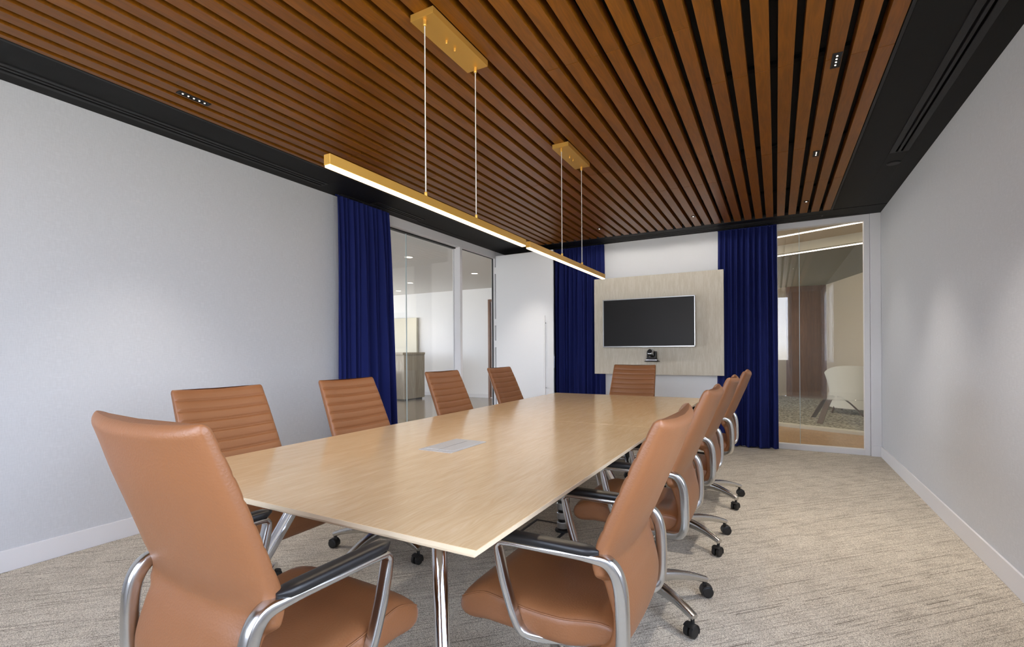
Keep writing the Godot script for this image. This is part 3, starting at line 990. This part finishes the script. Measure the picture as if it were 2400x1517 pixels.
func wall_fittings() -> void:
	var zp := ZB + 0.165
	var k := (6.512 - 0.165) / 6.4526
	var p := thing("media_panel", "pale oak panel behind the television", "panel", Vector3((-2.218 - 0.562) * 0.5 * k, 0.857, zp))
	var pw := 1.656 * k
	var ph := 1.288
	obj("board", MB.new().box(Vector3(0, ph * 0.5, -0.015), Vector3(pw, ph, 0.03), 0.0015), M.oak, p)
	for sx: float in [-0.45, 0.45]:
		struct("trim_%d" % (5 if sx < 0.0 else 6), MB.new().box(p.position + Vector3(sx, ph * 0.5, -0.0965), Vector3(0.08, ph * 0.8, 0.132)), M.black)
	# television
	var zt := zp + 0.075
	var tv := thing("television", "flat television with silver frame on the pale oak panel", "television", Vector3(-1.452, 1.213, zt))
	var tw := 1.168
	var th := 0.634
	obj("housing", MB.new().box(Vector3(0, th * 0.5, -0.022), Vector3(tw - 0.01, th - 0.01, 0.034), 0.006), M.plastic, tv)
	var fr := MB.new()
	fr.box(Vector3(0, 0.008, 0), Vector3(tw, 0.016, 0.012), 0.002)
	fr.box(Vector3(0, th - 0.006, 0), Vector3(tw, 0.012, 0.012), 0.002)
	for sx: float in [-1.0, 1.0]:
		fr.box(Vector3(sx * (tw * 0.5 - 0.006), th * 0.5, 0), Vector3(0.012, th, 0.012), 0.002)
	obj("frame", fr, M.satin, tv)
	obj("screen", MB.new().box(Vector3(0, th * 0.5 + 0.002, 0), Vector3(tw - 0.022, th - 0.026, 0.006), 0.0005), M.screen, tv)
	obj("badge", MB.new().box(Vector3(-0.02, -0.002, 0.002), Vector3(0.09, 0.008, 0.009), 0.003), M.satin, tv)
	obj("wall_mount", MB.new().box(Vector3(0, th * 0.5, -0.056), Vector3(0.5, 0.35, 0.036), 0.003), M.black, tv)
	# camera on its little shelf
	var c := thing("video_camera", "black and silver swivelling video camera on a shelf below the television", "video camera", Vector3(-1.395, 1.035, zp + 0.065))
	obj("shelf", MB.new().box(Vector3(0, -0.004, -0.005), Vector3(0.17, 0.008, 0.12), 0.002), M.plastic, c)
	obj("foot", MB.new().box(Vector3(0, 0.012, 0), Vector3(0.15, 0.022, 0.10), 0.008), M.satin, c)
	obj("foot_cover", MB.new().box(Vector3(0, 0.027, -0.004), Vector3(0.13, 0.012, 0.09), 0.005), M.plastic, c)
	obj("fork", MB.new().box(Vector3(-0.052, 0.075, 0), Vector3(0.016, 0.10, 0.06), 0.006).box(Vector3(0.052, 0.075, 0), Vector3(0.016, 0.10, 0.06), 0.006).box(Vector3(0, 0.04, 0), Vector3(0.12, 0.022, 0.07), 0.006), M.plastic, c)
	var tilt := Basis(Vector3(0, 1, 0), -0.5) * Basis(Vector3(1, 0, 0), -0.5)
	var hd := obj("head", MB.new().box(Vector3(0, 0.10, 0), Vector3(0.082, 0.078, 0.095), 0.018, tilt), M.satin, c)
	obj("lens", MB.new().lathe(Vector3(0, 0.10, 0) + tilt * Vector3(0, 0, 0.046), [Vector2(0.0, 0.0), Vector2(0.03, 0.0), Vector2(0.03, 0.012), Vector2(0.024, 0.014), Vector2(0.0, 0.010)], 20, tilt * Basis(Vector3(1, 0, 0), PI / 2)), M.plastic, hd)

func slot_vent(label: String, at: Vector3, length: float, width: float, along_z: bool, flange: float, bars: Array) -> void:
	var o := thing("slot_diffuser", label, "air vent", at, 0.0 if along_z else PI / 2)
	var h := width * 0.5
	var fr := MB.new()
	for sg: float in [-1.0, 1.0]:
		fr.box(Vector3(sg * (h - flange * 0.5), -0.0015, 0), Vector3(flange, 0.007, length), 0.001)
		fr.box(Vector3(0, -0.0015, sg * (length * 0.5 - 0.006)), Vector3(width - flange * 2.0, 0.007, 0.012), 0.001)
	obj("frame", fr, M.black_trim, o)
	obj("throat", MB.new().box(Vector3(0, 0.06, 0), Vector3(width - 0.006, 0.04, length - 0.006)), M.void, o)
	for b in bars:
		obj("blade", MB.new().box(Vector3(b[0], 0.0, 0), Vector3(b[1], 0.008, length - 0.024), 0.001), M.black_trim, o)

func ceiling_fittings() -> void:
	slot_vent("black linear air vent in the ceiling border along the bare wall", Vector3(0.8135, CH, (-4.57 + ZF) * 0.5), 4.57 + ZF, 0.117, true, 0.036, [[0.0, 0.017]])
	slot_vent("long black linear air vent above the plain wall beside the curtain", Vector3(-3.4875, CH, (-2.95 + ZF) * 0.5), 2.95 + ZF, 0.115, true, 0.028, [[0.0, 0.021]])
	slot_vent("short black linear air vent above the glass partition", Vector3(-3.4875, CH, -3.91), 0.72, 0.115, true, 0.028, [[0.0, 0.021]])
	slot_vent("black linear air vent above the television panel", Vector3(-0.80, CH, -6.326), 2.52, 0.112, false, 0.018, [[-0.0125, 0.011], [0.0125, 0.011]])
	var disc := obj("smoke_detector_cover", MB.new().lathe(Vector3(0.826, CH, -4.83), [Vector2(0.0, -0.008), Vector2(0.040, -0.008), Vector2(0.046, -0.004), Vector2(0.046, 0.0), Vector2(0.0, 0.0)], 32), M.black_trim)
	tag(disc, "flat round black cover on the ceiling border past the air vent", "cover plate")
	# multi-cell downlights let into the slats
	var cells := [
		[Vector3(0.2775, CH, -2.968), 4, "four-cell black downlight in the slat above the aisle, middle of the room"],
		[Vector3(0.2725, CH, -4.305), 3, "small black grille downlight in the slat above the aisle"],
		[Vector3(-2.951, CH, -1.578), 5, "five-cell black downlight in the slats above the plain wall"],
		[Vector3(-2.951, CH, -4.258), 5, "five-cell black downlight in the slats above the glass partition"],
		[Vector3(-2.951, CH, -5.60), 5, "five-cell black downlight in the slats above the open door"]]
	for q in cells:
		var n: int = q[1]
		var len_ := 0.030 * n + 0.024
		var o := thing("cell_downlight", q[2], "downlight", q[0], 0.0, "black downlights in the slats")
		var fr := MB.new()
		for sx: float in [-1.0, 1.0]:
			fr.box(Vector3(sx * 0.0185, -0.001, 0), Vector3(0.006, 0.008, len_), 0.001)
		for i in n + 1:
			var e := i == 0 or i == n
			fr.box(Vector3(0, -0.001 if e else 0.001, (i - n * 0.5) * 0.030 + (0.0 if not e else (0.006 if i == n else -0.006))), Vector3(0.032, 0.008 if e else 0.006, 0.012 if e else 0.005), 0.0005)
		obj("frame", fr, M.black_trim, o)
		obj("tray", MB.new().box(Vector3(0, -0.0005, 0), Vector3(0.034, 0.003, len_ - 0.004)), M.void, o)
		for i in n:
			obj("lamp", MB.new().lathe(Vector3(0, -0.0022, (i - (n - 1) * 0.5) * 0.030), [Vector2(0.0, -0.0025), Vector2(0.0038, -0.0025), Vector2(0.0038, 0.0), Vector2(0.0, 0.0)], 12), M.led, o)
		spot("lamp_light", Vector3(0, -0.02, 0), 38.0, srgb(255, 246, 236), 2.4 if q[0].x > 0.0 else 1.6, 0.035, o)
	for x: float in [0.271, -0.796, -1.87]:  # small square ceiling fittings; the lamp in each one is added
		var o := thing("square_fitting_added_lamp", "small square black ceiling fitting with an added lamp in the slats before the television wall", "downlight", Vector3(x, CH, -5.645), 0.0, "square fittings with added lamps")
		obj("plate", MB.new().box(Vector3(0, -0.002, 0), Vector3(0.042, 0.005, 0.042), 0.001), M.black_trim, o)
		obj("lamp", MB.new().lathe(Vector3(0, -0.0045, 0), [Vector2(0.0, -0.0015), Vector2(0.007, -0.0015), Vector2(0.007, 0.0), Vector2(0.0, 0.0)], 12), M.led, o)
		spot("lamp_light", Vector3(0, -0.02, 0), 45.0 if x > 0.0 else 88.0, srgb(255, 249, 243), 0.6 if x > 0.0 else 0.27, 0.03, o, 0.9 if x > 0.0 else 0.15)

func pendants() -> void:
	for k in 2:
		var zc: float = [-1.875, -3.405][k]
		var half: float = [0.732, 0.742][k]
		var px := -1.338
		var o := thing("linear_pendant", ["linear brass pendant lamp over the table end with the power outlet", "linear brass pendant lamp over the table end by the television"][k], "pendant lamp", Vector3(px, 0, zc), 0.0, "linear pendants")
		obj("canopy", MB.new().box(Vector3(0, CH - 0.016, 0), Vector3(0.124, 0.031, 0.448), 0.001), M.brass, o)
		for sg: float in [-1.0, 1.0]:
			obj("screw", MB.new().lathe(Vector3(0, CH - 0.0315, sg * 0.033 + 0.01), [Vector2(0.0, -0.016), Vector2(0.005, -0.016), Vector2(0.006, -0.012), Vector2(0.006, 0.0), Vector2(0.0, 0.0)], 12), M.brass, o)
			var z := sg * 0.202
			obj("cable_grip", MB.new().lathe(Vector3(0, CH - 0.0315, z), [Vector2(0.0, -0.026), Vector2(0.0075, -0.026), Vector2(0.009, -0.022), Vector2(0.009, 0.0), Vector2(0.0, 0.0)], 14), M.brass, o)
			obj("cable", MB.new().tube([Vector3(0, 1.86, z), Vector3(0, 2.2, z), Vector3(0, CH - 0.05, z)], 0.0026, 8), M.cord, o)
			obj("cable_grip", MB.new().lathe(Vector3(0, 1.845, z), [Vector2(0.0, 0.022), Vector2(0.007, 0.022), Vector2(0.008, 0.018), Vector2(0.008, 0.0), Vector2(0.0, 0.0)], 14), M.brass, o)
		obj("housing", MB.new().box(Vector3(0, 1.828, 0), Vector3(0.030, 0.036, half * 2.0), 0.001), M.brass, o)
		obj("lamp", MB.new().box(Vector3(0, 1.8065, 0), Vector3(0.027, 0.008, half * 2.0 - 0.004), 0.0015), M.lens, o)
		area("lamp_light", Vector3(0, 1.801, 0), Vector2(0.026, half * 2.0 - 0.006), srgb(255, 236, 208), 0.6, o)

func table() -> void:
	var x0 := -2.022
	var x1 := -0.578
	var z0 := -4.656
	var z1 := -0.888
	var zs := -2.772
	var t := thing("conference_table", "long pale maple conference table on chrome legs", "table", Vector3(TX, 0, zs))
	for k in 2:
		var a := (z0 if k == 1 else zs + 0.0008) - zs
		var b := (zs - 0.0008 if k == 1 else z1) - zs
		# thin square edge, undercut below
		var th := 0.012
		var y := TT
		obj("table_top", MB.new().bb(Vector3(x0 - TX, y - th, a), Vector3(x1 - TX, y, b), 0.001), M.table, t)
		var fr := 0.010
		var u := MB.new()
		u.bb(Vector3(x0 - TX + fr, y - th - 0.012, a + (0.0 if k == 0 else fr)), Vector3(x1 - TX - fr, y - th, b - (0.0 if k == 1 else fr)), 0.003)
		obj("underside", u, M.table_edge, t)
		var e := MB.new()
		for xx: float in [x0 - TX - 0.0006, x1 - TX + 0.0006]:
			e.bb(Vector3(xx - 0.0008, y - th, a), Vector3(xx + 0.0008, y - 0.0008, b))
		var ze := (z1 - zs) if k == 0 else (z0 - zs)
		e.bb(Vector3(x0 - TX, y - th, ze - 0.001), Vector3(x1 - TX, y - 0.0008, ze + 0.001))
		obj("edge_band", e, M.table_edge, t)
	obj("beam", MB.new().box(Vector3(0, 0.685, 0), Vector3(0.06, 0.05, 3.2), 0.006), M.black, t)
	var legs := []
	for sx: float in [-1.0, 1.0]:
		legs.append([Vector3(sx * 0.30, 0.71, -1.30 - zs), Vector3(sx * 0.56, 0.0, -1.0 - zs)])
		legs.append([Vector3(sx * 0.30, 0.71, -4.24 - zs), Vector3(sx * 0.56, 0.0, -4.54 - zs)])
		legs.append([Vector3(sx * 0.30, 0.71, 0.045), Vector3(sx * 0.56, 0.0, -0.26)])
		legs.append([Vector3(sx * 0.30, 0.71, -0.045), Vector3(sx * 0.56, 0.0, 0.26)])
	for l in legs:
		var d: Vector3 = l[1] - l[0]
		var path := []
		var ha := []
		for i in 7:
			path.append((l[0] as Vector3) + d * (i / 6.0) * 0.985)
			ha.append(lerpf(0.026, 0.020, i / 6.0))
		var leg := obj("leg", MB.new().sweep(path, ha, ha, Vector3(d.z, 0, -d.x), 20, 2.4), M.chrome, t)
		obj("foot", MB.new().lathe(l[1], [Vector2(0.0, 0.0), Vector2(0.022, 0.0), Vector2(0.022, 0.010), Vector2(0.010, 0.016), Vector2(0.0, 0.016)], 16), M.plastic, leg)
		obj("top_plate", MB.new().box((l[0] as Vector3) + Vector3(0, -0.004, 0), Vector3(0.12, 0.012, 0.12), 0.003), M.black, leg)
	# power module let into the top
	var pm := thing("power_module", "brushed metal power outlet flap set into the table top", "power outlet", Vector3(-1.310, TT, -1.830))
	obj("plate", MB.new().box(Vector3(0, 0.0015, 0), Vector3(0.176, 0.003, 0.288), 0.001), M.plate, pm)
	for sg: float in [-1.0, 1.0]:
		obj("flap", MB.new().box(Vector3(sg * 0.0375, 0.0032, 0), Vector3(0.071, 0.0024, 0.226), 0.0006), M.plate, pm)
	obj("slot", MB.new().box(Vector3(0, 0.0032, 0), Vector3(0.003, 0.001, 0.226)), M.plastic, pm)
	# floor box and the jointed cable riser
	var fb := thing("floor_box", "black rimmed floor outlet box under the table", "floor outlet", Vector3(-1.33, 0, -2.885))
	var rim := MB.new()
	for sg: float in [-1.0, 1.0]:
		rim.box(Vector3(sg * 0.128, 0.003, 0), Vector3(0.018, 0.008, 0.274), 0.002)
		rim.box(Vector3(0, 0.003, sg * 0.128), Vector3(0.238, 0.008, 0.018), 0.002)
	obj("rim", rim, M.plastic, fb)
	obj("lid", MB.new().box(Vector3(0, 0.002, 0), Vector3(0.238, 0.005, 0.238), 0.001), M.carpet, fb)
	var cr := thing("cable_riser", "silver and black jointed cable riser standing under the table", "cable riser", Vector3(-1.222, 0.006, -2.905))
	obj("weight", MB.new().lathe(Vector3.ZERO, [Vector2(0.0, 0.0), Vector2(0.05, 0.0), Vector2(0.048, 0.012), Vector2(0.03, 0.016), Vector2(0.0, 0.016)], 20), M.plastic, cr)
	for k in 11:
		var y := 0.018 + k * 0.061
		obj("vertebra", MB.new().lathe(Vector3(0, y, 0), [Vector2(0.0, 0.0), Vector2(0.034, 0.0), Vector2(0.036, 0.004), Vector2(0.036, 0.038), Vector2(0.034, 0.042), Vector2(0.0, 0.042)], 20), M.satin, cr)
		obj("link", MB.new().lathe(Vector3(0, y + 0.042, 0), [Vector2(0.029, 0.0), Vector2(0.029, 0.019), Vector2(0.0, 0.019)], 16), M.plastic, cr)
	for sg: float in [-1.0, 1.0]:
		obj("cable", MB.new().tube([Vector3(0.042, 0.01, sg * 0.012), Vector3(0.041, 0.35, sg * 0.014), Vector3(0.042, 0.68, sg * 0.012)], 0.0022, 8), M.plastic, cr)

func chairs() -> void:
	var proto := make_chair()
	var g := "tan leather conference chairs"
	# x, z, facing (0 = towards the camera's side), turn of the castor base, lift, label
	var set_ := [
		[-1.056, -0.764, PI - 0.03, 0.2, 0.036, "tan leather chair at the table end opposite the television, its back turned to the room"],
		[-1.285, -4.68, 0.0, 0.3, 0.018, "tan leather chair at the table end in front of the television"],
		[-2.045, -1.37, PI / 2, -0.15, 0.0, "tan leather chair against the plain wall, first along from the end opposite the television"],
		[-2.045, -2.16, PI / 2, -0.21, 0.0, "tan leather chair in front of the curtain beside the glass partition"],
		[-2.045, -3.14, PI / 2, 0.1, 0.010, "tan leather chair in front of the glass partition"],
		[-2.045, -4.05, PI / 2, 0.4, 0.010, "tan leather chair in front of the open white door"],
		[-0.556, -1.37, -PI / 2, 0.25, 0.0, "tan leather chair on the bare wall side, first along from the end opposite the television"],
		[-0.556, -2.27, -PI / 2, 0.0, 0.004, "tan leather chair on the bare wall side, second along from the end opposite the television"],
		[-0.545, -3.16, -PI / 2, 0.0, 0.008, "tan leather chair on the bare wall side, third along from the end opposite the television"],
		[-0.515, -4.08, -PI / 2, 0.0, 0.008, "tan leather chair on the bare wall side, last before the television wall curtain"]]
	var copies := [proto]
	for k in range(1, set_.size()):
		var d := proto.duplicate()
		d.name = numbered("conference_chair")
		add_child(d)
		copies.append(d)
	for k in set_.size():
		var s: Array = set_[k]
		var o: Node3D = copies[k]
		o.position = Vector3(s[0], 0, s[1])
		o.rotation.y = s[2]
		tag(o, s[5], "chair", g)
		for ch in o.get_children():
			if ch.name == "base":
				ch.rotation.y = s[3]
			elif k == 0 and ch.name == "backrest":
				# this one sits a little more upright
				var piv := Vector3(0, 0.60, -0.19)
				var rb := Basis(Vector3.RIGHT, 0.06)
				ch.transform = Transform3D(rb, piv - rb * piv + Vector3(0, s[4], 0))
			elif ch.name == "gas_lift":
				ch.scale.y = 1.0 + float(s[4]) / 0.36
			else:
				ch.position.y = s[4]
